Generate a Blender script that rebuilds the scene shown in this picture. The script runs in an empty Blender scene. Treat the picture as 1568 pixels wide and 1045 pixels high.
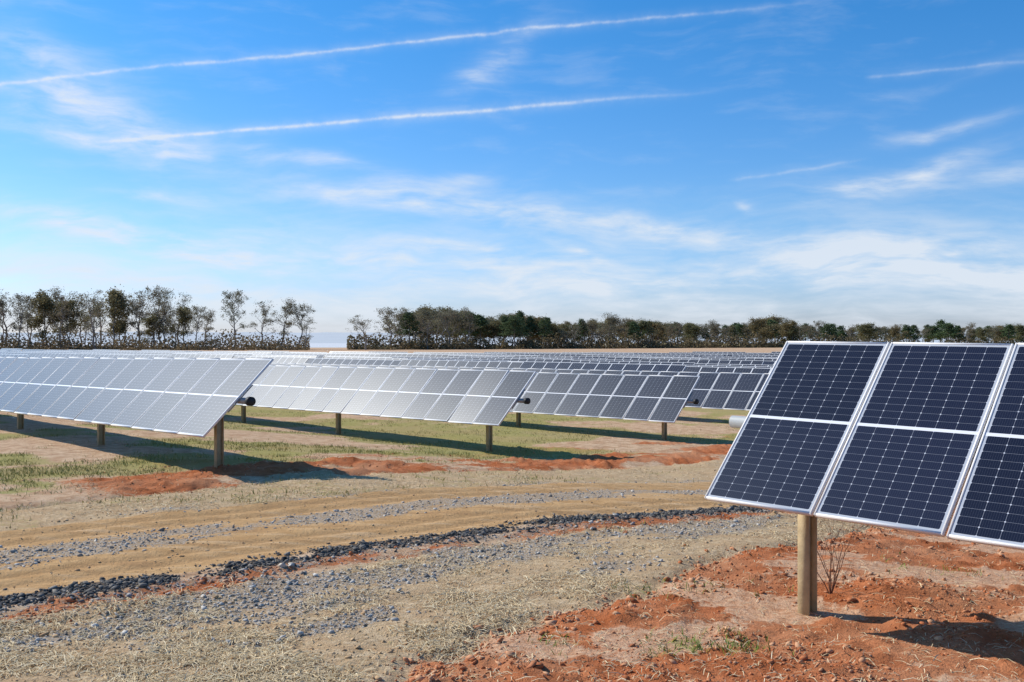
import bpy, math, numpy as np
from mathutils import Vector
rng=np.random.default_rng(7)
sc=bpy.context.scene
sc.view_settings.view_transform='Standard'
try: sc.view_settings.look='None'
except Exception: pass
sc.view_settings.exposure=0
F_PX=1524.0; CAMH=2.47
# ------------------------------------------------------------ noise
def _h(ix,iy,seed):
    n=(ix.astype(np.int64)*374761393+iy.astype(np.int64)*668265263+seed*974711)&0x7fffffff
    n=((n^(n>>13))*1274126177)&0x7fffffff
    n=n^(n>>16)
    return (n&0xffff)/65535.0
def vn(x,y,seed=0):
    ix=np.floor(x);iy=np.floor(y);fx=x-ix;fy=y-iy
    fx=fx*fx*(3-2*fx);fy=fy*fy*(3-2*fy)
    a=_h(ix,iy,seed);b=_h(ix+1,iy,seed);c=_h(ix,iy+1,seed);d=_h(ix+1,iy+1,seed)
    return (a*(1-fx)+b*fx)*(1-fy)+(c*(1-fx)+d*fx)*fy
def fbm(x,y,o=4,seed=0):
    s=0;amp=.5;tot=0
    for i in range(o):
        s=s+amp*vn(x*2**i+17*i,y*2**i-9*i,seed+i);tot+=amp;amp*=.55
    return s/tot
def ss(a,b,x):
    t=np.clip((x-a)/(b-a),0,1);return t*t*(3-2*t)
def band(t,a,b,s):
    return ss(a-s,a+s,t)*(1-ss(b-s,b+s,t))
TH=math.radians(43.3);ct,st=math.cos(TH),math.sin(TH)
A=np.array([-st,ct,0.]);Nn=np.array([ct,st,0.])
def coords(x,y):
    return x*ct+y*st, -x*st+y*ct, .789*x+.614*y, -.614*x+.789*y   # d,a,s,t
RUTS=(10.95,11.45,13.3,13.8)
def zones(x,y):
    d,a,s,t=coords(x,y)
    n1=fbm(x*.7,y*.7,4,3)-.5; n2=fbm(x*2.3,y*2.3,4,11)-.5
    n4=fbm(x*6,y*6,3,13)-.5
    tw=t+.5*n1+.35*n2
    near=1-ss(60,110,np.abs(y))
    road=band(t+.35*n1+.15*n2,10.45,14.25,.12)
    dark=band(t+.25*n1+.2*n2+.14*n4,10.08,10.5,.12)*ss(.28,.5,fbm(s*1.6,t*3,4,39))
    g_mid=band(tw,12.15,13.1,.25)*ss(.26,.48,fbm(s*.9,t*2.2,5,41)+.06)*.9
    g_a=band(tw,8.75,9.65,.25)*ss(.36,.58,fbm(s*.7,t*1.8,5,47)+.05)*.95
    g_b=band(tw,7.6,8.9,.25)*ss(.48,.66,fbm(s*.9+3,t*1.9,5,53))*band(s,2,8,1)*.8
    g_p=np.exp(-(((s-3.9)/1.1)**2+((t-9.1)/.45)**2))*1.1*ss(.3,.55,fbm(s*2,t*2,4,59)+.1)
    g_d=band(tw,9.85,10.1,.12)*.6
    g_up=band(tw,14.2,14.7,.2)*ss(.48,.65,fbm(s*.8,t*2,4,57))*.7
    gravel=np.clip(np.maximum.reduce([g_mid,g_a,g_b,g_p,g_up,g_d]),0,1)*near
    bound=6.35+.22*(s-3.6)+.9*n1+.5*n2
    nearclay=1-ss(-.25,.25,t-bound)
    strip=band(tw,9.4,10.1,.14)*ss(.28,.44,fbm(s*.8,t*2,4,63)+.08)
    awl=a+1.1*n1+.6*n2
    redm=band(awl,15.7,18.4,.5)*ss(5.0,7.5,d)*(1-ss(26,40,d))*ss(.34,.54,fbm(x*.6,y*.9,5,67)+.05)
    redm2=band(awl,19,22.5,.6)*ss(.5,.62,fbm(x*.35,y*.35,4,71))*.8
    clay=np.clip(np.maximum.reduce([nearclay,strip*.9,redm,redm2]),0,1)*near
    tanp=ss(.45,.62,fbm(x*.8,y*1.1,5,81))*nearclay
    straw_n=band(t,bound,9.65,.2)
    straw_f=ss(14.1,14.35,tw)*(1-ss(15.7,16.2,awl))
    straw=np.clip(np.maximum(straw_n,straw_f),0,1)*near
    grass=ss(16.4,18.2,a+1.5*n1)*ss(.38,.56,fbm(x*.28+5,y*.4,5,91))
    grass=np.maximum(grass,.35*ss(.45,.62,fbm(x*.9,y*.9,3,95))*straw_f)
    grass=np.maximum(grass,.2*ss(.55,.7,fbm(x*1.1+9,y*1.1,4,97))*straw_n)
    grass=np.maximum(grass,ss(50,90,y)*.5)
    g1=np.exp(-(((x-1.62)/.42)**2+((y-8.15)/.24)**2))*1.3
    g2=np.exp(-(((x-.45)/.2)**2+((y-8.3)/.2)**2))*.8
    g3=np.exp(-(((x-1.55)/.6)**2+((y-10.0)/.25)**2))*.7
    g4=np.exp(-(((x-1.25)/.16)**2+((y-7.9)/.16)**2))
    g5=np.exp(-(((x-4.6)/.5)**2+((y-11.0)/.5)**2))*.6
    gnear=np.maximum.reduce([g1,g2,g3,g4,g5])*ss(.3,.6,fbm(x*6,y*6,3,99))
    return dict(d=d,a=a,s=s,t=t,road=road*near,dark=dark*near,gravel=gravel,clay=clay,straw=straw,grass=grass*(1-redm*.9),tan=tanp,gnear=gnear,nearclay=nearclay,redm=redm,bound=bound,sf=straw_f)
PD=[-1e4,10,14,18.6,27,50,110,150,1e5];PZ=[0,0,-.25,-.65,-.83,-1.15,-1.8,-1.95,-1.95]
def zbase(x,y):
    d=x*ct+y*st
    return np.interp(d,PD,PZ)+1.45*ss(205,330,y)
def rutf(Z,x):
    r=0
    for tt in RUTS: r=r+np.exp(-((Z['t']-tt-.25*(fbm(Z['s']*.2,0*x,2,21)-.5))/.14)**2)
    return r
def zf(x,y,Z=None):
    if Z is None: Z=zones(x,y)
    nr=1-ss(60,120,np.abs(y)+np.abs(x)*.3)
    z=zbase(x,y)+nr*(.08*(fbm(x*.35,y*.35,3,5)-.5))
    rough=.03+.06*Z['clay']*(1-.7*Z['tan'])*(1-.6*Z['redm'])+.03*Z['straw']-.02*Z['road']
    z=z+nr*rough*(fbm(x*2.2,y*2.2,5,7)-.5)
    cl=np.maximum(0,fbm(x*5,y*5,5,9)-.52)
    z=z+nr*Z['clay']*cl*.20*(1-.8*Z['tan'])
    z=z+Z['redm']*.28*np.maximum(0,fbm(x*2.6,y*3.2,5,61)-.5)*nr
    z=z+Z['dark']*.02+ .02*band(Z['t'],9.9,10.1,.1)*nr
    bd=np.exp(-((Z['t']-Z['bound'])/.14)**2)*nr
    z=z-.05*bd
    rut=np.exp(-((Z['a']-15.9+.5*(fbm(x*.5,y*.5,3,33)-.5))/.22)**2)*nr
    z=z-.07*rut
    z=z-.035*rutf(Z,x)*nr
    z=z+.12*np.exp(-(((x-3.9)/.7)**2+((y-9.6)/.35)**2))+.08*np.exp(-(((x-5.2)/.9)**2+((y-9.0)/.5)**2))
    z=z-.05*np.exp(-(((x-2.7)/.6)**2+((y-9.1)/.7)**2))
    return z
# ------------------------------------------------------------ mesh helpers
def mk(name,V,F,mat=None,smooth=False,uv=None,parent=None,attrs=None):
    V=np.ascontiguousarray(V,dtype=np.float32).reshape(-1,3);F=np.ascontiguousarray(F,dtype=np.int32)
    me=bpy.data.meshes.new(name)
    me.vertices.add(len(V));me.vertices.foreach_set('co',V.ravel())
    me.loops.add(F.size);me.loops.foreach_set('vertex_index',F.ravel())
    me.polygons.add(len(F));me.polygons.foreach_set('loop_start',np.arange(len(F),dtype=np.int32)*F.shape[1])
    if uv is not None:
        l=me.uv_layers.new(name='UVMap');l.data.foreach_set('uv',np.asarray(uv,dtype=np.float32).ravel())
    me.update(calc_edges=True)
    if smooth: me.polygons.foreach_set('use_smooth',np.ones(len(F),dtype=bool))
    if attrs:
        for k,v in attrs.items():
            at=me.attributes.new(k,'FLOAT_COLOR','POINT');at.data.foreach_set('color',np.ascontiguousarray(v,dtype=np.float32).ravel())
    if mat: me.materials.append(mat)
    o=bpy.data.objects.new(name,me);sc.collection.objects.link(o)
    if parent: o.parent=parent
    return o
def empty(name,loc=(0,0,0)):
    e=bpy.data.objects.new(name,None);e.empty_display_size=.2;sc.collection.objects.link(e);e.location=loc;return e
class Geo:
    def __init__(s): s.V=[];s.F=[];s.n=0
    def add(s,v,f):
        s.V.append(np.asarray(v,float));s.F.append(np.asarray(f)+s.n);s.n+=len(v)
    def box(s,c,ex,ey,ez):
        c=np.array(c,float);ex=np.array(ex,float);ey=np.array(ey,float);ez=np.array(ez,float)
        v=[c+sx*ex+sy*ey+sz*ez for sz in(-1,1) for sy in(-1,1) for sx in(-1,1)]
        s.add(v,[[0,2,3,1],[4,5,7,6],[0,1,5,4],[2,6,7,3],[0,4,6,2],[1,3,7,5]])
    def tube(s,p0,p1,r0,r1,k=6,cap=False):
        p0=np.array(p0,float);p1=np.array(p1,float);dd=p1-p0;L=np.linalg.norm(dd)
        if L<1e-6:return
        dd/=L;up=np.array([0,0,1.]) if abs(dd[2])<.9 else np.array([1.,0,0])
        u=np.cross(dd,up);u/=np.linalg.norm(u);w=np.cross(dd,u)
        an=np.arange(k)*2*math.pi/k
        ring=np.outer(np.cos(an),u)+np.outer(np.sin(an),w)
        v=np.vstack([p0+ring*r0,p1+ring*r1])
        f=[[i,(i+1)%k,k+(i+1)%k,k+i] for i in range(k)]
        if cap:
            v=np.vstack([v,[p0],[p1]])
            for i in range(0,k,2):
                f.append([2*k,(i+2)%k,(i+1)%k,i]);f.append([2*k+1,k+i,k+(i+1)%k,k+(i+2)%k])
        s.add(v,f)
    def obj(s,name,mat,parent=None,smooth=False):
        return mk(name,np.vstack(s.V),np.vstack(s.F),mat,smooth,parent=parent)
# ------------------------------------------------------------ node helpers
class NT:
    def __init__(s,nt): s.nt=nt;s.N=nt.nodes;s.L=nt.links
    def set(s,sock,v):
        if v is None:return
        if isinstance(v,bpy.types.NodeSocket): s.L.new(v,sock)
        else: sock.default_value=v
    def m(s,op,a,b=None,c=None,clamp=False):
        n=s.N.new('ShaderNodeMath');n.operation=op;n.use_clamp=clamp
        s.set(n.inputs[0],a);s.set(n.inputs[1],b);s.set(n.inputs[2],c);return n.outputs[0]
    def vm(s,op,a,b=None,out=0):
        n=s.N.new('ShaderNodeVectorMath');n.operation=op
        s.set(n.inputs[0],a);s.set(n.inputs[1],b);return n.outputs[out]
    def mix(s,f,a,b,mode='MIX'):
        n=s.N.new('ShaderNodeMix');n.data_type='RGBA';n.blend_type=mode;n.clamp_factor=True
        s.set(n.inputs[0],f);s.set(n.inputs[6],a);s.set(n.inputs[7],b);return n.outputs[2]
    def noise(s,vec,scale,detail=4,rough=.55,dist=0,out=0):
        n=s.N.new('ShaderNodeTexNoise');s.set(n.inputs['Vector'],vec);n.inputs['Scale'].default_value=scale
        n.inputs['Detail'].default_value=detail;n.inputs['Roughness'].default_value=rough;n.inputs['Distortion'].default_value=dist
        return n.outputs[out]
    def sm(s,x,a,b,c=0.,d=1.):
        n=s.N.new('ShaderNodeMapRange');n.interpolation_type='SMOOTHSTEP'
        s.set(n.inputs[0],x);s.set(n.inputs[1],a);s.set(n.inputs[2],b);s.set(n.inputs[3],c);s.set(n.inputs[4],d);return n.outputs[0]
    def mapping(s,vec,loc=(0,0,0),rot=(0,0,0),scale=(1,1,1),typ='POINT'):
        n=s.N.new('ShaderNodeMapping');n.vector_type=typ;s.set(n.inputs[0],vec)
        n.inputs['Location'].default_value=loc;n.inputs['Rotation'].default_value=rot;n.inputs['Scale'].default_value=scale;return n.outputs[0]
def newmat(name):
    m=bpy.data.materials.new(name);m.use_nodes=True;nt=NT(m.node_tree)
    b=m.node_tree.nodes['Principled BSDF'];return m,nt,b
def col(*c): return (c[0],c[1],c[2],1)
def simple(name,c,rough=.7,metal=0,var=.15,scale=8,bump=.0,spec=.3):
    m,t,b=newmat(name)
    g=t.N.new('ShaderNodeNewGeometry').outputs['Position']
    n=t.noise(g,scale,5,.6)
    t.L.new(t.mix(n,col(*[v*(1-var*1.6) for v in c]),col(*[min(1,v*(1+var*1.6)) for v in c])),b.inputs['Base Color'])
    b.inputs['Roughness'].default_value=rough;b.inputs['Metallic'].default_value=metal;b.inputs['Specular IOR Level'].default_value=spec
    if bump:
        bn=t.N.new('ShaderNodeBump');bn.inputs['Strength'].default_value=bump;bn.inputs['Distance'].default_value=.01
        t.L.new(t.noise(g,scale*6,4),bn.inputs['Height']);t.L.new(bn.outputs[0],b.inputs['Normal'])
    return m
def island(name,cols,rough=.8):
    m,t,b=newmat(name)
    r=t.N.new('ShaderNodeNewGeometry').outputs['Random Per Island']
    cr=t.N.new('ShaderNodeValToRGB');t.L.new(r,cr.inputs[0])
    e=cr.color_ramp.elements
    while len(e)<len(cols): e.new(.5)
    for i,c in enumerate(cols): e[i].position=i/(len(cols)-1)
    for i,c in enumerate(cols): e[i].color=col(*c)
    t.L.new(cr.outputs[0],b.inputs['Base Color']);b.inputs['Roughness'].default_value=rough;b.inputs['Specular IOR Level'].default_value=.1
    return m
# ------------------------------------------------------------ sun / camera
sunh=np.array([-.906,.423]);EL=math.radians(38)
sd=Vector((sunh[0]*math.cos(EL),sunh[1]*math.cos(EL),math.sin(EL))).normalized()
L=bpy.data.lights.new('sun','SUN');L.energy=5.0;L.angle=math.radians(.5);L.color=(1,.94,.85)
lo=bpy.data.objects.new('sun',L);sc.collection.objects.link(lo);lo.rotation_euler=sd.to_track_quat('Z','Y').to_euler();lo.location=(-20,10,30)
cam=bpy.data.cameras.new('camera');co=bpy.data.objects.new('camera',cam);sc.collection.objects.link(co)
cam.sensor_width=36;cam.lens=35.0;cam.clip_end=12000;cam.clip_start=.05
co.location=(0,0,CAMH);co.rotation_euler=(math.radians(90),0,0);sc.camera=co
# ------------------------------------------------------------ world
w=bpy.data.worlds.new('World');sc.world=w;w.use_nodes=True
try:
    w.cycles.sampling_method='MANUAL';w.cycles.sample_map_resolution=256
except Exception: pass
t=NT(w.node_tree);bg=w.node_tree.nodes['Background']
STR=.10
sky=t.N.new('ShaderNodeTexSky');sky.sky_type='NISHITA';sky.sun_disc=False;sky.sun_elevation=EL
sky.sun_rotation=math.atan2(sunh[0],sunh[1]);sky.air_density=1.0;sky.dust_density=.6;sky.ozone_density=2.0
dirv=t.N.new('ShaderNodeTexCoord').outputs['Generated']
sp=t.N.new('ShaderNodeSeparateXYZ');t.L.new(dirv,sp.inputs[0])
az=t.m('ARCTAN2',sp.outputs[0],sp.outputs[1]);el=t.m('ARCSINE',sp.outputs[2])
cb=t.N.new('ShaderNodeCombineXYZ');t.L.new(az,cb.inputs[0]);t.L.new(el,cb.inputs[1]);ae=cb.outputs[0]
wn=t.noise(ae,5,3,.55,out=1)
off=t.vm('MULTIPLY',t.vm('SUBTRACT',wn,(.5,.5,.5)),(.10,.045,0))
W=t.vm('ADD',ae,off)
def pxae(u,v):
    a_=math.atan((u-784)/F_PX);return a_,math.atan((522-v)/F_PX*math.cos(a_))
blobs=[(100,130,150,38,-32,.75),(215,222,150,12,-3,.95),(150,190,190,40,-10,.55),(770,88,85,20,32,.7),(735,120,40,14,0,.4),(490,248,100,11,-10,.75),
(560,305,110,15,-5,.9),(740,318,190,20,-8,1.1),(1000,342,150,14,-8,.8),(710,272,50,14,10,.6),(170,352,140,15,-12,1.1),(290,378,130,17,-10,.9),
(710,378,75,9,-6,.9),(885,385,55,8,-20,.8),(680,405,350,28,-4,.7),(1390,268,110,15,14,.85),(1560,262,60,12,0,.7),(1440,200,75,10,8,.7),(1300,290,150,14,2,.5),
(1330,395,220,28,-6,.75),(1500,400,200,36,-6,.65),(1157,316,13,9,-30,.7),(250,300,80,9,0,.6),(100,425,420,18,-4,.6),(1100,430,450,26,2,.45),
(1480,115,110,8,10,.3)]
acc=None
for (u,v,ru,rv,ro,stg) in blobs:
    a0,e0=pxae(u,v)
    q=t.mapping(W,(a0,e0,0),(0,0,math.radians(ro)),(ru/F_PX,rv/F_PX,1),'TEXTURE')
    r2=t.vm('DOT_PRODUCT',q,q,out=1)
    ex=t.m('MULTIPLY',t.m('POWER',2.718,t.m('MULTIPLY',r2,-1.)),stg)
    acc=ex if acc is None else t.m('ADD',acc,ex)
st1=t.noise(t.mapping(W,(0,0,0),(0,0,math.radians(7)),(5,26,1)),1.0,6,.6,.15)
st2=t.noise(t.mapping(W,(3,1,0),(0,0,math.radians(-12)),(15,62,1)),1.0,5,.6,.2)
st_=t.m('ADD',t.m('MULTIPLY',st1,.6),t.m('MULTIPLY',st2,.4))
wis=t.sm(st_,.36,.64)
low=t.m('MULTIPLY',t.sm(el,.0,.17,.68,.0),t.sm(st_,.34,.64))
cl=t.m('ADD',t.m('MULTIPLY',t.m('MINIMUM',acc,1.05),t.m('ADD',t.m('MULTIPLY',wis,.74),.07)),low)
cl=t.m('ADD',cl,t.m('MULTIPLY',t.sm(st_,.48,.74),.17))
def pxd(u,v): return Vector(((u-784)/F_PX,1,(522-v)/F_PX)).normalized()
cn1=t.m('SUBTRACT',t.noise(ae,26,4,.6),.5);cn0=t.m('MULTIPLY',t.m('SUBTRACT',t.noise(ae,5,1,.5),.5),.009)
cpf=t.sm(t.noise(ae,38,4,.7),.32,.66,.38,1.)
def contrail(p,q,wd,stg,f0,f1,wob):
    global cl
    d1=pxd(*p);d2=pxd(*q);n=d1.cross(d2).normalized();tn=(d2-d1);ln=tn.length;tn.normalize()
    ds=t.vm('DOT_PRODUCT',dirv,tuple(n),out=1)
    al=t.m('DIVIDE',t.m('SUBTRACT',t.vm('DOT_PRODUCT',dirv,tuple(tn),out=1),float(d1.dot(tn))),ln)
    ds=t.m('ADD',t.m('ADD',ds,t.m('MULTIPLY',cn1,wob)),cn0)
    x=t.m('DIVIDE',ds,wd)
    g=t.m('POWER',2.718,t.m('MULTIPLY',t.m('MULTIPLY',x,x),-1.))
    x2=t.m('DIVIDE',ds,wd*3.8);g2=t.m('MULTIPLY',t.m('POWER',2.718,t.m('MULTIPLY',t.m('MULTIPLY',x2,x2),-1.)),.32)
    g=t.m('ADD',g,g2)
    k=t.m('MULTIPLY',t.sm(al,f0,f0+.12),t.sm(al,f1-.45,f1,1.,0.))
    cl=t.m('ADD',cl,t.m('MULTIPLY',t.m('MULTIPLY',g,k),t.m('MULTIPLY',cpf,stg)))
contrail((0,127),(1180,8),.0015,.46,-.2,1.15,.006)
contrail((100,222),(1010,146),.0017,.62,-.0,1.15,.003)
contrail((1330,118),(1568,96),.0014,.22,-.05,1.6,.004)
contrail((1120,278),(1290,248),.0014,.20,-.05,1.3,.006)
hs=t.N.new('ShaderNodeHueSaturation');hs.inputs['Saturation'].default_value=1.25;t.L.new(sky.outputs[0],hs.inputs['Color'])
tg_=t.mix(t.sm(el,.10,.36),col(.82,1.15,1.56),col(.50,1.18,1.58))
tg_=t.mix(t.sm(el,-.02,.14),col(.96,1.09,1.85),tg_)
tint=t.mix(1.0,hs.outputs[0],tg_,'MULTIPLY')
c=t.mix(t.m('MINIMUM',cl,.85),tint,col(7.7,8.3,9.1))
t.L.new(c,bg.inputs['Color']);bg.inputs['Strength'].default_value=STR
# ------------------------------------------------------------ ground
def grow(start,end,step,g):
    o=[];x=start;sg=1 if end>start else -1
    while (x-end)*sg<0:
        x+=sg*step;step*=g;o.append(x)
    return o
xs=np.array(sorted(grow(-7,-5000,.07,1.05))+list(np.arange(-7,7.01,.055))+grow(7.01,5000,.07,1.05))
ys=np.array(sorted(grow(4.5,-400,.1,1.09))+list(np.arange(4.5,16.51,.05))+grow(16.51,7000,.06,1.03))
X,Y=np.meshgrid(xs,ys);xf=X.ravel();yf=Y.ravel()
Zd=zones(xf,yf);zz=zf(xf,yf,Zd)
nx,ny=len(xs),len(ys);idx=np.arange(nx*ny).reshape(ny,nx)
Fq=np.stack([idx[:-1,:-1],idx[:-1,1:],idx[1:,1:],idx[1:,:-1]],-1).reshape(-1,4)
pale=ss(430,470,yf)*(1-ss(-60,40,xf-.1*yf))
brown=ss(190,230,yf)*(1-ss(420,470,yf))
rt=np.clip(rutf(Zd,xf),0,1)*Zd['road']
zA=np.stack([Zd['clay'],Zd['straw'],Zd['gravel'],Zd['road']],-1)
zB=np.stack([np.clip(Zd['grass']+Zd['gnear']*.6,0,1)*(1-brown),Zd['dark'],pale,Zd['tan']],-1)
zC=np.stack([rt,rt*0,rt*0,rt*0+1],-1)
gm,t,b=newmat('ground_soil')
P=t.N.new('ShaderNodeNewGeometry').outputs['Position']
def attr(n):
    a_=t.N.new('ShaderNodeAttribute');a_.attribute_name=n
    s_=t.N.new('ShaderNodeSeparateColor');t.L.new(a_.outputs['Color'],s_.inputs[0]);return s_.outputs[0],s_.outputs[1],s_.outputs[2],a_.outputs['Alpha']
clay,straw,gravel,road=attr('zoneA');grass,dark,palea,tana=attr('zoneB');ruta=attr('zoneC')[0]
nF=t.noise(P,14,5,.7);nM=t.noise(P,3.2,4,.6);nL=t.noise(P,.5,3,.55);nX=t.noise(P,60,3,.7)
nS=t.noise(t.mapping(P,(0,0,0),(0,0,math.radians(-37.9)),(.22,3.0,1)),1.6,4,.65)   # streaks along the track
brk=t.m('ADD',t.m('MULTIPLY',t.m('SUBTRACT',nF,.5),1.5),t.m('MULTIPLY',t.m('SUBTRACT',nM,.5),.9))
def msk(x,k=1.0): return t.sm(t.m('ADD',x,t.m('MULTIPLY',brk,k)),.32,.68)
def c2(f,a_,b_): return t.mix(t.sm(f,.32,.68),col(*a_),col(*b_))
base=c2(nM,(.46,.28,.16),(.66,.47,.30))
base=t.mix(t.sm(nF,.5,.7),base,col(.36,.19,.10))
cclay=c2(nM,(.36,.105,.036),(.54,.19,.078))
cclay=t.mix(t.sm(nL,.42,.68),cclay,t.mix(nF,col(.40,.15,.06),col(.60,.31,.17)))
cclay=t.mix(t.sm(nF,.56,.72),cclay,col(.24,.07,.026))
c_=t.mix(msk(clay),base,cclay)
c_=t.mix(t.m('MULTIPLY',msk(tana),.88),c_,c2(nF,(.50,.26,.14),(.70,.46,.29)))
cst=c2(nF,(.40,.27,.14),(.67,.50,.31));cst=t.mix(t.sm(nM,.42,.66),cst,t.mix(nX,col(.38,.24,.125),col(.58,.41,.24)))
cst=t.mix(t.sm(nS,.50,.64),cst,col(.50,.33,.18))
c_=t.mix(msk(straw),c_,cst)
cgr=t.mix(t.sm(nX,.35,.65),c2(nF,(.19,.18,.045),(.38,.32,.10)),col(.46,.36,.16))
cgr=t.mix(t.sm(nL,.42,.6),cgr,t.mix(nF,col(.21,.22,.045),col(.40,.36,.12)))
c_=t.mix(t.m('MULTIPLY',msk(grass,1.2),.8),c_,cgr)
crd=c2(nM,(.50,.29,.125),(.62,.385,.18));crd=t.mix(t.sm(nX,.55,.75),crd,col(.40,.25,.13))
crd=t.mix(t.sm(nS,.52,.64),crd,col(.45,.26,.12));crd=t.mix(t.sm(nS,.38,.46,1.,0.),crd,col(.62,.41,.22))
crd=t.mix(t.m('MULTIPLY',ruta,.65),crd,t.mix(nF,col(.40,.225,.10),col(.52,.32,.15)))
c_=t.mix(msk(road,.5),c_,crd)
vo=t.N.new('ShaderNodeTexVoronoi');vo.inputs['Scale'].default_value=34;t.L.new(P,vo.inputs['Vector'])
sv=t.N.new('ShaderNodeSeparateColor');t.L.new(vo.outputs['Color'],sv.inputs[0])
cgv=t.mix(sv.outputs[0],col(.32,.29,.25),col(.62,.56,.48));cgv=t.mix(t.sm(vo.outputs['Distance'],.25,.6),cgv,col(.34,.25,.16))
c_=t.mix(t.m('MULTIPLY',msk(gravel,1.2),.82),c_,cgv)
c_=t.mix(t.m('MULTIPLY',msk(dark,1.),.88),c_,t.mix(nX,col(.045,.04,.036),col(.14,.12,.10)))
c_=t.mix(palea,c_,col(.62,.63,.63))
t.L.new(c_,b.inputs['Base Color']);b.inputs['Roughness'].default_value=.95;b.inputs['Specular IOR Level'].default_value=.03
bp=t.N.new('ShaderNodeBump');bp.inputs['Strength'].default_value=.8;bp.inputs['Distance'].default_value=.05
hh=t.m('ADD',t.m('MULTIPLY',nF,.75),t.m('ADD',t.m('MULTIPLY',nX,.35),t.m('MULTIPLY',nM,.5)))
t.L.new(hh,bp.inputs['Height']);t.L.new(bp.outputs[0],b.inputs['Normal'])
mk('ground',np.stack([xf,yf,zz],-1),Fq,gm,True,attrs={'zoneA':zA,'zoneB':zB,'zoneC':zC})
# ------------------------------------------------------------ scatter
ph=(1+5**.5)/2
IV=np.array([[-1,ph,0],[1,ph,0],[-1,-ph,0],[1,-ph,0],[0,-1,ph],[0,1,ph],[0,-1,-ph],[0,1,-ph],[ph,0,-1],[ph,0,1],[-ph,0,-1],[-ph,0,1]])/1.9
IF=np.array([[0,11,5],[0,5,1],[0,1,7],[0,7,10],[0,10,11],[1,5,9],[5,11,4],[11,10,2],[10,7,6],[7,1,8],[3,9,4],[3,4,2],[3,2,6],[3,6,8],[3,8,9],[4,9,5],[2,4,11],[6,2,10],[8,6,7],[9,8,1]])
def stones(name,x,y,size,mat,sink=.3,flat=.65):
    n=len(x);V=IV[None]*(1+rng.normal(0,.28,(n,12,1)))
    V=V*np.stack([rng.uniform(.6,1.4,n),rng.uniform(.6,1.3,n),rng.uniform(flat*.6,flat*1.3,n)],-1)[:,None,:]
    an=rng.uniform(0,6.28,n);c,s=np.cos(an)[:,None],np.sin(an)[:,None]
    vx=V[...,0]*c-V[...,1]*s;vy=V[...,0]*s+V[...,1]*c
    z=zf(x,y)
    tx=rng.normal(0,.3,n)[:,None]
    V=np.stack([vx*size[:,None]+x[:,None],vy*size[:,None]+y[:,None],(V[...,2]+tx*vx)*size[:,None]+(z+size*(.5-sink))[:,None]],-1)
    F=(IF[None]+(np.arange(n)*12)[:,None,None]).reshape(-1,3)
    return mk(name,V.reshape(-1,3),F,mat)
def sample(n,key,x0,x1,y0,y1):
    yy=1/rng.uniform(1/y1,1/y0,n*6)
    xx=rng.uniform(x0,x1,n*6)*(yy/y1)
    Z=zones(xx,yy);k=Z[key] if isinstance(key,str) else key(Z)
    ok=rng.uniform(0,1,len(xx))<np.clip(k,0,1)
    return xx[ok][:n],yy[ok][:n]
m_gr=island('gravel_stone',[(.27,.25,.22),(.48,.45,.40),(.36,.33,.29),(.62,.57,.49),(.42,.33,.24),(.17,.16,.15)])
x,y=sample(17000,'gravel',-20,20,6.5,28);stones('gravel',x,y,np.clip(rng.lognormal(-4.6,.5,len(x)),.004,.038),m_gr)
m_dk=island('dark_rock',[(.045,.04,.036),(.13,.12,.105),(.075,.067,.06),(.26,.235,.20),(.10,.09,.08)])
n=20000
s_=rng.uniform(-3,26,n);tt=10.28+rng.normal(0,.17,n)
x=.789*s_-.614*tt;y=.614*s_+.789*tt
tt2=tt-.25*(fbm(x*.7,y*.7,4,3)-.5)
x=.789*s_-.614*tt2;y=.614*s_+.789*tt2
ok=rng.uniform(0,1,n)<(.12+1.0*ss(.32,.54,fbm(s_*1.6,tt*3,4,39)))
x,y=x[ok],y[ok]
stones('dark_rock_edging',x,y,np.clip(rng.lognormal(-4.35,.5,len(x)),.006,.04),m_dk,.25,.6)
m_cl=island('clay_clod',[(.34,.11,.042),(.50,.18,.075),(.42,.14,.055),(.60,.34,.19),(.52,.23,.11)])
x,y=sample(17000,lambda Z:Z['clay']*.8*(1-.6*Z['tan'])*ss(.35,.6,fbm(Z['s']*1.1,Z['t']*1.1,4,31))+.015*Z['clay'],-20,20,6,28);stones('clay_clods',x,y,np.clip(rng.lognormal(-5.05,.65,len(x)),.004,.045),m_cl)
n=1500;s_=rng.uniform(0,14,n);b_=6.35+.22*(s_-3.6);x=.789*s_-.614*b_;y=.614*s_+.789*b_
Z=zones(x,y);b_=Z['bound']+rng.normal(-.12,.18,n);x=.789*s_-.614*b_;y=.614*s_+.789*b_
ok=y>5;stones('clay_ridge_clods',x[ok],y[ok],np.clip(rng.lognormal(-4.5,.6,ok.sum()),.006,.045),m_cl)
m_tn=island('soil_crumb',[(.38,.23,.12),(.56,.38,.21),(.45,.29,.15),(.64,.48,.29)])
x,y=sample(6000,lambda Z:.25*Z['road']+.5*Z['straw'],-20,20,6,26);stones('soil_crumbs',x,y,np.clip(rng.lognormal(-4.8,.5,len(x)),.004,.028),m_tn)
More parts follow.
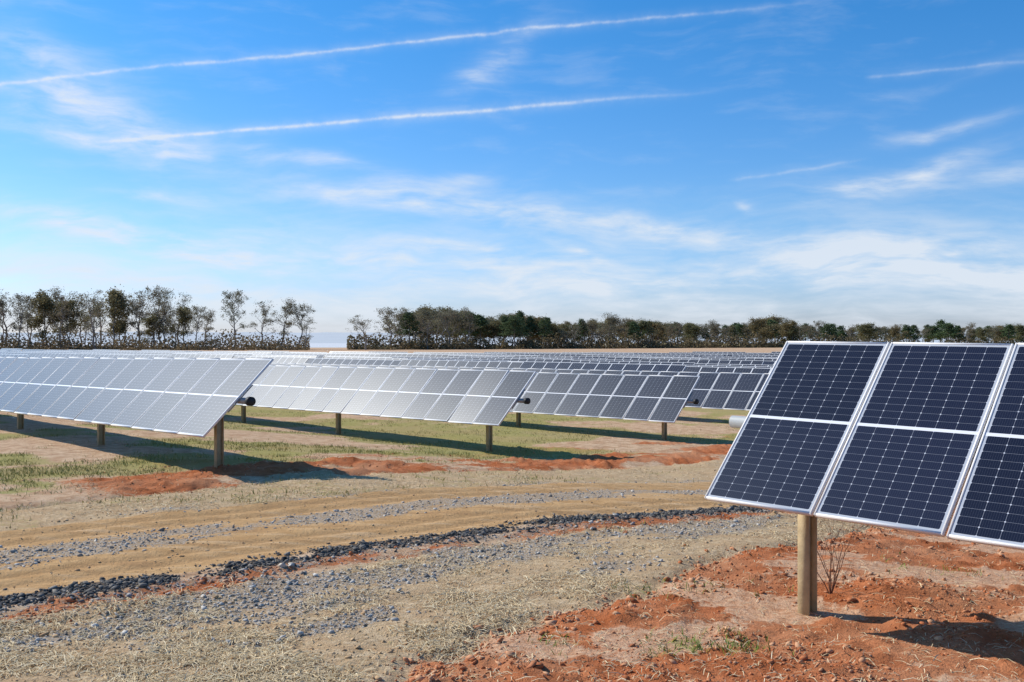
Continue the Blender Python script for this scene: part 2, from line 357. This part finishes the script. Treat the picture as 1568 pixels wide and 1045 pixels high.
def blades(name,x,y,length,width,lift,mat,upright=False):
    n=len(x);z=zf(x,y);an=rng.uniform(0,6.283,n)
    dx,dy=np.cos(an),np.sin(an)
    p=np.stack([x,y,z],-1)
    if upright:
        D=np.stack([dx*lift,dy*lift,np.sqrt(np.clip(1-lift**2,0,1))],-1)
        a2=rng.uniform(0,6.283,n);Wd=np.stack([np.cos(a2),np.sin(a2),0*a2],-1)
        p1=p+D*length[:,None]*.55;D2=D.copy();D2[:,:2]*=1.8;p2=p1+D2*length[:,None]*.45
        p2[:,2]-=length*.06
        wv=Wd*width[:,None]*.5
        V=np.stack([p-wv,p+wv,p1+wv*.8,p1-wv*.8,p2+wv*.15,p2-wv*.15],1)
    else:
        D=np.stack([dx,dy,rng.uniform(-.05,.3,n)],-1);Wd=np.stack([-dy,dx,rng.normal(0,.35,n)],-1)
        wv=Wd*width[:,None]*.5;p[:,2]+=lift
        pm=p+D*length[:,None]*.5;pm[:,2]+=.008;p2=p+D*length[:,None];p2[:,2]-=length*rng.uniform(0,.25,n)
        V=np.stack([p-wv,p+wv,pm+wv,pm-wv,p2+wv*.5,p2-wv*.5],1)
    F=np.array([[0,1,2,3],[3,2,4,5]])
    Fa=(F[None]+(np.arange(n)*6)[:,None,None]).reshape(-1,4)
    return mk(name,V.reshape(-1,3),Fa,mat)
m_st=island('straw',[(.46,.33,.17),(.72,.57,.35),(.58,.44,.24),(.82,.70,.47)])
x,y=sample(56000,lambda Z:Z['straw']*(1-.7*Z['gravel'])*ss(.40,.64,fbm(Z['s']*1.3,Z['t']*1.3,4,77))+.04*Z['clay'],-20,20,5.8,24)
blades('straw_mulch',x,y,rng.uniform(.04,.15,len(x)),rng.uniform(.003,.007,len(x)),rng.uniform(.003,.015,len(x)),m_st)
m_gs=island('grass_blade',[(.17,.18,.04),(.32,.29,.09),(.23,.235,.055),(.52,.42,.20)])
x,y=sample(22000,lambda Z:Z['grass']*ss(.36,.58,fbm(Z['s']*.9,Z['t']*.9,4,29))*(1-.6*Z['sf']),-34,34,13,46);
x=np.repeat(x,2)+rng.normal(0,.05,2*len(x));y=np.repeat(y,2)+rng.normal(0,.05,len(x))
blades('grass',x,y,rng.uniform(.02,.09,len(x)),rng.uniform(.007,.014,len(x)),rng.uniform(.1,.7,len(x)),m_gs,True)
m_gn=island('green_grass_blade',[(.08,.18,.02),(.17,.29,.035),(.12,.21,.025),(.27,.32,.07)])
x,y=sample(5000,'gnear',-16,16,6.5,12)
x=np.repeat(x,3)+rng.normal(0,.02,3*len(x));y=np.repeat(y,3)+rng.normal(0,.02,len(x))
blades('grass_tufts',x,y,rng.uniform(.03,.10,len(x)),rng.uniform(.004,.009,len(x)),rng.uniform(.2,.7,len(x)),m_gn,True)
# ------------------------------------------------------------ solar material
def panel_mat(name,frame,MW=1.055,ML=2.0,rough=.305,spec=.40):
    m,t,b=newmat(name)
    uv=t.N.new('ShaderNodeUVMap').outputs[0];s=t.N.new('ShaderNodeSeparateXYZ');t.L.new(uv,s.inputs[0])
    u=t.m('FRACT',s.outputs[0]);v=s.outputs[1]
    def near0(x,w_): return t.m('LESS_THAN',x,w_)
    def edge(x): return t.m('MINIMUM',x,t.m('SUBTRACT',1.,x))
    eu=t.m('MULTIPLY',edge(u),MW);ev=t.m('MULTIPLY',edge(v),ML)
    mg=.026
    cu=t.m('MULTIPLY',t.m('SUBTRACT',u,mg),6/(1-2*mg));
    vh=t.m('ABSOLUTE',t.m('SUBTRACT',v,.5))
    cv=t.m('MULTIPLY',t.m('SUBTRACT',vh,.0075),12/(.5-.0075-.014))
    fu=t.m('FRACT',cu);fv=t.m('FRACT',cv)
    du=t.m('MULTIPLY',edge(fu),.166);dv=t.m('MULTIPLY',edge(fv),.08)
    gapu=near0(du,.0012);gapv=near0(dv,.0010)
    corner=near0(t.m('ADD',du,dv),.0085)
    out=t.m('MAXIMUM',t.m('MAXIMUM',t.m('LESS_THAN',cu,0.),t.m('GREATER_THAN',cu,6.)),t.m('MAXIMUM',t.m('LESS_THAN',cv,0.),t.m('GREATER_THAN',cv,12.)))
    bus=near0(edge(t.m('FRACT',t.m('MULTIPLY',fu,9.))),.035)
    mid=near0(vh,.0085)
    cid=t.N.new('ShaderNodeTexWhiteNoise');cid.noise_dimensions='2D'
    cvv=t.N.new('ShaderNodeCombineXYZ');t.L.new(t.m('FLOOR',s.outputs[0]),cvv.inputs[0]);t.L.new(t.m('FLOOR',t.m('MULTIPLY',v,2.)),cvv.inputs[1]);t.L.new(cvv.outputs[0],cid.inputs['Vector'])
    cc=t.mix(cid.outputs[0],col(.009,.011,.024),col(.015,.018,.037))
    cc=t.mix(t.m('MULTIPLY',bus,.15),cc,col(.35,.38,.45))
    cc=t.mix(t.m('MULTIPLY',t.m('MAXIMUM',gapu,t.m('MULTIPLY',gapv,.8)),.6),cc,col(.50,.52,.57))
    cc=t.mix(corner,cc,col(.54,.56,.60))
    cc=t.mix(t.m('MULTIPLY',out,.9),cc,col(.5,.52,.55))
    cc=t.mix(mid,cc,col(.78,.78,.79))
    if frame:
        fr=t.m('MAXIMUM',near0(eu,.028),near0(ev,.03));cc=t.mix(fr,cc,col(.72,.72,.72))
    t.L.new(cc,b.inputs['Base Color'])
    b.inputs['Roughness'].default_value=rough
    b.inputs['IOR'].default_value=1.45;b.inputs['Specular IOR Level'].default_value=spec
    b.inputs['Specular Tint'].default_value=(.88,.95,1,1)
    return m
pm_near=panel_mat('solar_cells',False);pm_far=panel_mat('solar_cells_framed',True);pm_clean=panel_mat('solar_cells_clean',False,rough=.25,spec=.34)
m_frame=simple('aluminium_frame',(.78,.75,.71),.5,.0,.06,3)
m_tube=simple('galvanised_tube',(.33,.32,.30),.5,.3,.12,4)
m_tubel=simple('bright_galvanised_tube',(.36,.37,.37),.5,.2,.14,4)
m_post=simple('weathered_steel_post',(.46,.35,.20),.6,.05,.25,9,.3)
m_rub=simple('black_rubber',(.02,.02,.022),.6,0,.1,5)
m_back=simple('panel_backsheet',(.45,.46,.48),.6,0,.05,2)
def row_frame(tau):
    T=Nn*math.cos(tau)+np.array([0,0,math.sin(tau)])
    Nm=-Nn*math.sin(tau)+np.array([0,0,math.cos(tau)])
    return T,Nm
PITCH=1.075
def make_row(d,a0,sgn,nmod,axz,slope,posts,tau=math.radians(46),end_tube=.28,pitch=1.075,cap=True,tmat=None,gmat=None):
    e=empty('solar_panel_row');MW=pitch-.02;ML=2.0
    T,Nm=row_frame(tau);Ax=A*sgn+np.array([0,0,slope]);Ax/=np.linalg.norm(Ax)
    O=Nn*d+A*a0+np.array([0,0,axz])
    V=[];UV=[];fr=Geo();back=Geo()
    fw=.017;ft=.02
    for i in range(nmod):
        dz=rng.normal(0,.003);tt_=rng.normal(0,.006)
        c=O+Ax*((i+.5)*pitch)+Nm*dz
        Ti=T+Nm*tt_
        hx=MW/2;hy=ML/2
        gx=Ax*(hx-.012);gy=Ti*(hy-.012)
        g=c+Nm*(ft-.005)
        q=[g-gx*sgn-gy,g+gx*sgn-gy,g+gx*sgn+gy,g-gx*sgn+gy]
        V+=q;UV+=[(i,0.),(i+1-1e-4,0.),(i+1-1e-4,1.),(i,1.)]
        fr.box(c+Ax*(hx-fw/2),Ax*fw/2,Ti*hy,Nm*ft);fr.box(c-Ax*(hx-fw/2),Ax*fw/2,Ti*hy,Nm*ft)
        fr.box(c+Ti*(hy-fw/2),Ax*(hx-fw),Ti*fw/2,Nm*ft);fr.box(c-Ti*(hy-fw/2),Ax*(hx-fw),Ti*fw/2,Nm*ft)
        back.box(c+Nm*(ft-.012),Ax*(hx-fw-.001),Ti*(hy-fw-.001),Nm*.003)
    V=np.array(V);F=np.arange(len(V)).reshape(-1,4)
    nn=np.cross(V[1]-V[0],V[3]-V[0])
    if nn.dot(Nm)<0: F=F[:,::-1];UV=[UV[4*i+3-j] for i in range(nmod) for j in range(4)]
    mk('module_glass',V,F,gmat or pm_near,uv=UV,parent=e)
    fr.obj('module_frames',m_frame,e);back.obj('module_backs',m_back,e)
    tg=Geo();tc=O-Nm*(ft+.075)
    Lr=nmod*pitch
    tg.tube(tc-Ax*end_tube,tc+Ax*(Lr+.2),.060,.060,16,True)
    for i in range(nmod+1):
        tg.box(tc+Ax*(i*pitch)+Nm*(.060+.006),Ax*.02,T*.35,Nm*.004)
    tg.obj('torque_tube',tmat or m_tube,e)
    if cap:
        cg=Geo();cg.tube(tc-Ax*(end_tube+.05),tc-Ax*(end_tube-.06),.085,.085,16,True);cg.obj('tube_end_cap',m_rub,e)
    pg=Geo();bg_=Geo()
    for s in posts:
        p=tc+Ax*s;gz=float(zf(np.array([p[0]]),np.array([p[1]]))[0])-.4
        top=p[2]-.088;h=(top-gz)/2;c=np.array([p[0],p[1],gz+h]);ez=np.array([0,0,h])
        for k in(-1,1): pg.box(c+Nn*k*.068,A*.058,Nn*.006,ez)
        pg.box(c,A*.005,Nn*.0615,ez)
        bg_.tube(p-Ax*.05,p+Ax*.05,.084,.084,14,True)
    pg.obj('steel_posts',m_post,e);bg_.obj('bearing_rings',m_tube,e)
    return e
make_row(8.24,5.43,-1,22,1.74,-.012,[.60,6.8,13,19.4],pitch=1.10,cap=False,tmat=m_tubel,end_tube=.22,gmat=pm_clean)
make_row(9.04,17.0,1,64,1.42,-.010,[.95,6.88,12.74]+[12.74+6*i for i in range(1,10)],tau=math.radians(44.5))
make_row(18.6,19.5,1,60,.92,-.007,[1.24,8.8]+[8.8+6.5*i for i in range(1,9)])
make_row(26.25,19.56,1,60,.58,-.006,[1.0,8.0,15,22,29,36,43,50,57])
make_row(35.0,19.5,1,60,.42,-.005,[1.0,8.0,15,22,29,36,43,50,57])
def Zg(x,y): return float(zbase(np.array([x]),np.array([y]))[0])
V=[];UV=[];tg=Geo()
TL=12*PITCH
def far_table(d,a,nm):
    L_=nm*PITCH
    p0=Nn*d+A*a;p1=Nn*d+A*(a+L_)
    tau=math.radians(46+rng.normal(0,1.5));T,Nm=row_frame(tau)
    h=1.45+rng.normal(0,.06)
    p0=p0+np.array([0,0,Zg(p0[0],p0[1])+h]);p1=p1+np.array([0,0,Zg(p1[0],p1[1])+h])
    V.extend([p1-T,p0-T,p0+T,p1+T]);UV.extend([(nm,0),(0,0),(0,1),(nm,1)])
    tg.tube(p0-Nm*.1,p1-Nm*.1,.07,.07,5)
    k=0
    while k<L_:
        p=p0+A*k;z0=Zg(p[0],p[1])-.3;hh=(p[2]-.15-z0)/2
        tg.box([p[0],p[1],z0+hh],A*.06,Nn*.07,[0,0,hh]);k+=6.4
for i in range(0,46):
    d=35+8.9*(i+1);a=19.5+rng.uniform(-1,1);a_s=a
    while a<420:
        m_=Nn*d+A*(a+6)
        lim=198+6*math.sin(m_[0]*.03)
        if m_[1]<lim and abs(m_[0])<.75*m_[1]+30: far_table(d,a,12)
        a+=TL+(.0 if (int((a-a_s)/TL)%5)!=4 else 1.8)
for d,a00 in ((9.04,17+64*PITCH+2),(18.6,19.5+60*PITCH+2),(26.25,19.56+60*PITCH+2),(35.0,19.5+60*PITCH+2)):
    a=a00
    while a<300:
        m_=Nn*d+A*(a+6)
        if m_[1]<198: far_table(d,a,12)
        a+=TL
for d in (-.2,-9,-18,-27,-36,-45,-54):
    a=60
    while a<300:
        m_=Nn*d+A*(a+6)
        if 60<m_[1]<198 and m_[0]/m_[1]<-.60 or (100<m_[1]<198 and abs(m_[0])<m_[1]): far_table(d,a,12)
        a+=TL
for d in (17.2,26,35,44):
    a=5.2-12*PITCH
    for k in range(3): far_table(d,a-k*TL,12)
e=empty('distant_solar_panel_rows')
V=np.array(V);F=np.arange(len(V)).reshape(-1,4)
if np.cross(V[1]-V[0],V[3]-V[0])[2]<0:
    F=F[:,::-1];UV=[UV[4*i+3-j] for i in range(len(F)) for j in range(4)]
mk('panel_tables',V,F,pm_far,uv=UV,parent=e);tg.obj('tubes_and_posts',m_tube,e)
def zpt(x,y): return float(zf(np.array([x]),np.array([y]))[0])
# ------------------------------------------------------------ trees
def skel(g,p,dr,length,r,lvl,maxl,tips,rs,up=.12,kids=(2,4),spread=.75,k=5):
    nseg=3;q=np.array(p,float);d=np.array(dr,float);d/=np.linalg.norm(d)
    pts=[q.copy()]
    for i in range(nseg):
        d=d+rs.normal(0,.16,3)+np.array([0,0,up]);d/=np.linalg.norm(d)
        r1=r*(1-.2)
        q2=q+d*length/nseg;g.tube(q,q2,r,r1,k);q=q2;r=r1;pts.append(q.copy())
    if lvl>=1: tips.append(pts[2])
    if lvl>=maxl:
        tips.append(q);tips.append(pts[-2]);return
    n=rs.integers(kids[0],kids[1]+1)
    for i in range(n):
        an=rs.uniform(0,6.283);v=np.array([math.cos(an),math.sin(an),0]);dd=d*rs.uniform(.5,1.0)+v*spread*rs.uniform(.6,1.2)+np.array([0,0,up])
        st_=q if i<2 else pts[rs.integers(1,len(pts))]
        skel(g,st_,dd,length*rs.uniform(.55,.85),r*rs.uniform(.55,.78),lvl+1,maxl,tips,rs,up,kids,spread,max(3,k-1))
def leaves(tips,n,rad,size,rs,flat=.8):
    tips=np.array(tips);dens=rs.uniform(.02,1,len(tips))**1.5;dens/=dens.sum()
    ix=rs.choice(len(tips),n,p=dens);rr=rs.uniform(.5,1.5,len(tips))[ix]
    c=tips[ix]+rs.normal(0,1,(n,3))*np.array([rad,rad,rad*flat])*rr[:,None]*.6
    u=rs.normal(0,1,(n,3));u/=np.linalg.norm(u,axis=1)[:,None]
    v=np.cross(u,rs.normal(0,1,(n,3)));v/=np.linalg.norm(v,axis=1)[:,None]
    s=size*rs.uniform(.5,1.3,n)[:,None]
    return np.stack([c-u*s,c-v*s*.6,c+u*s,c+v*s*.6],1).reshape(-1,3)
def leaf_mat(name,c1,c2_,c3,trans=.3):
    m,t,b=newmat(name)
    g=t.N.new('ShaderNodeNewGeometry');oi=t.N.new('ShaderNodeObjectInfo').outputs['Random']
    n=t.noise(g.outputs['Position'],.35,2,.6)
    cc=t.mix(t.sm(n,.35,.65),col(*c1),col(*c2_));cc=t.mix(t.m('MULTIPLY',oi,.9),cc,col(*c3))
    r=g.outputs['Random Per Island'];cc=t.mix(1.,cc,t.mix(r,col(.6,.6,.6),col(1.4,1.4,1.3)),'MULTIPLY')
    t.L.new(cc,b.inputs['Base Color']);b.inputs['Roughness'].default_value=.9;b.inputs['Specular IOR Level'].default_value=.05
    tr=t.N.new('ShaderNodeBsdfTranslucent');t.L.new(cc,tr.inputs[0]);ms=t.N.new('ShaderNodeMixShader');ms.inputs[0].default_value=trans
    t.L.new(b.outputs[0],ms.inputs[1]);t.L.new(tr.outputs[0],ms.inputs[2]);t.L.new(ms.outputs[0],t.N['Material Output'].inputs[0])
    return m
m_bark=simple('tree_bark',(.25,.225,.20),.9,0,.3,2,spec=.05)
m_lf=leaf_mat('autumn_foliage',(.14,.145,.075),(.21,.205,.11),(.25,.19,.10),.35)
m_lo=leaf_mat('sparse_oak_foliage',(.16,.16,.11),(.23,.215,.145),(.22,.18,.13),.35)
m_pn=leaf_mat('pine_foliage',(.08,.125,.06),(.13,.18,.085),(.11,.14,.07),.2)
def finish_tree(name,g,lv,H,mat):
    sc_=H/max(np.percentile(lv[:,2],99.7),1)
    o1=mk(name+'_branches',np.vstack(g.V)*sc_,np.vstack(g.F),m_bark)
    o2=mk(name+'_foliage',lv*sc_,np.arange(len(lv)).reshape(-1,4),mat)
    m1,m2=o1.data,o2.data;bpy.data.objects.remove(o1);bpy.data.objects.remove(o2);return m1,m2
def tree_mesh(name,seed,H,nleaf,low,wide,lsize,lrad=.05,mat=None,nl=9,top=.8):
    rs=np.random.default_rng(seed);g=Geo();tips=[]
    r=H*.018;p=np.array([0,0,-.5]);k=6;pts=[p.copy()]
    for i in range(k):
        q=np.array([p[0]+rs.normal(0,.35),p[1]+rs.normal(0,.35),H*top*(i+1)/k])
        g.tube(p,q,r*(1-i/k*.75),r*(1-(i+1)/k*.75),7);p=q;pts.append(q)
    pts=np.array(pts)
    for i in range(nl):
        f=low+(top-.02-low)*(i/(nl-1))**.9;z=H*f
        base=np.array([np.interp(z,pts[:,2],pts[:,0]),np.interp(z,pts[:,2],pts[:,1]),z])
        an=i*2.4+rs.uniform(-.6,.6);rel=(f-low)/(top-low)
        ln=H*wide*(.70+.5*math.sin(math.pi*min(1,rel*.8+.15)))*rs.uniform(.55,1.35)*(1-.3*rel)
        skel(g,base,(math.cos(an),math.sin(an),.5+rel*.9),ln*.62,r*.45*(1-.4*rel),0,2,tips,rs,.10,(2,4),.8)
    for _ in range(2): skel(g,p,(rs.normal(0,.5),rs.normal(0,.5),1),H*.16,r*.3,0,2,tips,rs,.1,(2,4),.8)
    lv=leaves(tips,nleaf,H*lrad,lsize,rs)
    return finish_tree(name,g,lv,H,mat or m_lf)
def pine_mesh(name,seed,H,nleaf):
    rs=np.random.default_rng(seed);g=Geo();tips=[]
    g.tube((0,0,-.5),(0,0,H*.5),H*.012,H*.010,6);g.tube((0,0,H*.5),(.1,0,H*.97),H*.010,H*.003,6)
    for i in range(30):
        z=H*(.36+.6*(i/30.));an=i*2.4+rs.uniform(-.3,.3);L_=H*.2*(1-(i/30.))**.6*rs.uniform(.5,1.2)+.5
        e_=np.array([math.cos(an)*L_,math.sin(an)*L_,z+L_*.25]);g.tube((0,0,z),e_,.07,.03,4)
        tips+= [e_,e_*np.array([.6,.6,1]),e_*np.array([.8,.8,1])]
    tips.append(np.array([0,0,H*.97]))
    return finish_tree(name,g,leaves(tips,nleaf,H*.055,.32,rs,.6),H,m_pn)
bare=[tree_mesh('oak',100+i,18,[2000,2900,1300,2300,1700,3000][i],[.30,.34,.26,.40,.32,.24][i],[.28,.32,.26,.31,.35,.28][i],.20,.050,m_lo,8+i%3,[.8,.74,.8,.70,.76,.8][i]) for i in range(6)]
full=[tree_mesh('maple',200+i,18,6500,[.16,.2,.12,.24][i],[.28,.34,.30,.36][i],.31,.08,None,9,[.78,.68,.8,.72][i]) for i in range(4)]
pines=[pine_mesh('pine',300+i,18,3600) for i in range(3)]
def put_tree(ms,u,Y_,topv,parent=None,name='oak_tree',wsc=1.0):
    x=(u-784)/F_PX*Y_;z=Zg(x,Y_);H=CAMH+(522-topv)/F_PX*Y_-z
    root=empty(name) if parent is None else parent
    s=H/18.;rz=rng.uniform(0,6.28)
    for nm,me in zip(('trunk_and_branches','foliage'),ms):
        o=bpy.data.objects.new(nm,me);sc.collection.objects.link(o)
        o.location=(x,Y_,z);o.scale=(s*wsc,s*wsc,s);o.rotation_euler=(0,0,rz);o.parent=root
def pick(l): return l[rng.integers(0,len(l))]
lt=[(-60,452),(-35,455),(-10,447),(12,447),(30,454),(48,449),(66,445),(84,448),(100,441),(122,447),(140,448),(158,445),(176,439),(192,445),(210,443),(228,440),(246,445),(266,452),(284,464),(302,468),(316,474),
    (0,462),(40,470),(75,464),(110,458),(150,466),(185,460),(215,458),(250,462),(275,474),(235,476),(130,474)]
for i,(u,v) in enumerate(lt):
    put_tree(pick(bare) if (i%6)!=0 else pick(full),u+rng.normal(0,4),rng.uniform(322,380),v+rng.normal(0,3),None,'oak_tree',rng.uniform(.95,1.35))
put_tree(bare[1],358,335,444,None,'oak_tree',1.0)
for u,v,k in ((402,460,0),(430,457,5),(455,464,3),(466,484,2)): put_tree(bare[k],u,rng.uniform(330,345),v,None,'oak_tree',1.25)
put_tree(bare[4],560,330,482,None,'oak_tree',1.7)
put_tree(bare[3],596,345,470,None,'oak_tree',1.25)
put_tree(bare[0],615,350,470,None,'oak_tree',1.2)
tl=empty('distant_tree_line')
prof_u=[600,640,680,710,740,800,830,880,930,1000,1090,1190,1300,1420,1568,1800]
prof_v=[478,472,466,472,482,480,487,492,487,490,495,489,496,497,497,497]
u=618
while u<1800:
    v=np.interp(u,prof_u,prof_v)+rng.normal(0,4)+abs(rng.normal(0,3))
    Yt=np.interp(u,[600,900,1200,1800],[355,400,470,520])+rng.uniform(-15,15)
    r=rng.uniform()
    ms=pick(full) if r<.5 else (pick(bare) if r<.92 else pick(pines))
    if u>1150 and rng.uniform()<.45: ms=pick(pines)
    put_tree(ms,u,Yt,v,tl,wsc=rng.uniform(1.1,1.8))
    u+=rng.uniform(7,14)
u=630
while u<1800:
    v=np.interp(u,prof_u,prof_v)+4+rng.normal(0,3.0)
    put_tree(pick(full) if u<1000 or rng.uniform()<.4 else pick(pines),u,np.interp(u,[600,1800],[395,590])+rng.uniform(-10,20),v,tl,wsc=1.5)
    u+=rng.uniform(10,18)
for u,v in ((795,476),(812,484),(720,478),(890,488)): put_tree(pick(pines),u,390,v,tl)
def brush(name,u0,u1,n,h,y0,y1,mat,size=.4):
    u=rng.uniform(u0,u1,n);Yt=rng.uniform(y0,y1,n)
    if u1>900: Yt=np.interp(u,[600,900,1200,1800],[345,388,455,505])+rng.uniform(-6,10,n)
    x=(u-784)/F_PX*Yt
    hh=h*np.clip(2.6*fbm(x*.12,Yt*.12,4,8)-.75,.1,2)
    z=zbase(x,Yt)+rng.uniform(0,1,n)**1.2*hh
    c=np.stack([x,Yt,z],-1);uu=rng.normal(0,1,(n,3));uu/=np.linalg.norm(uu,axis=1)[:,None]
    vv=np.cross(uu,rng.normal(0,1,(n,3)));vv/=np.linalg.norm(vv,axis=1)[:,None];s=size*rng.uniform(.5,1.4,n)[:,None]
    V=np.stack([c-uu*s,c-vv*s*.7,c+uu*s,c+vv*s*.7],1).reshape(-1,3)
    mk(name,V,np.arange(len(V)).reshape(-1,4),mat)
m_br=leaf_mat('brush_foliage',(.13,.12,.07),(.23,.18,.11),(.20,.145,.09))
brush('underbrush',-120,474,15000,5.0,318,352,m_br,.36)
brush('underbrush',532,1800,36000,5.5,340,352,m_br,.45)
# far rising land, distance haze painted into its pale base colour
hx=np.linspace(-2600,2600,200);hv=[]
for r_,(yy_,k_) in enumerate([(1300,0),(1600,.45),(1900,.9),(2300,1.0),(2700,.7)]):
    hz=k_*(np.interp(hx,[-2600,0,2600],[22,20,16])+8*(fbm(hx*.006+r_,hx*0,4,2)-.5)+(3*(fbm(hx*.08,hx*0+r_,3,4)-.5) if k_>.8 else 0))-3*(k_==0)
    hv.append(np.stack([hx,0*hx+yy_,hz],-1))
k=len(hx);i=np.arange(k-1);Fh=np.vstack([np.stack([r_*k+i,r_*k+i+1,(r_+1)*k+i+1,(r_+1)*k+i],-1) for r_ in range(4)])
mk('distant_hills',np.vstack(hv),Fh,simple('painted_haze_fields',(.52,.55,.56),.95,0,.06,.02,spec=0),True)
# ------------------------------------------------------------ bare sapling
g=Geo();rs=np.random.default_rng(5);tips=[]
bx,by=3.12,9.75;bz=zpt(bx,by)
for i in range(9):
    an=i*.75+rs.uniform(-.3,.3);skel(g,(bx,by,bz-.03),(math.cos(an)*.34,math.sin(an)*.34,1),.48*rs.uniform(.7,1.15),.0065,0,3,tips,rs,.05,(2,4),.6,4)
g.obj('bare_sapling',simple('twig_bark',(.18,.09,.055),.85,0,.2,10))
print('done')
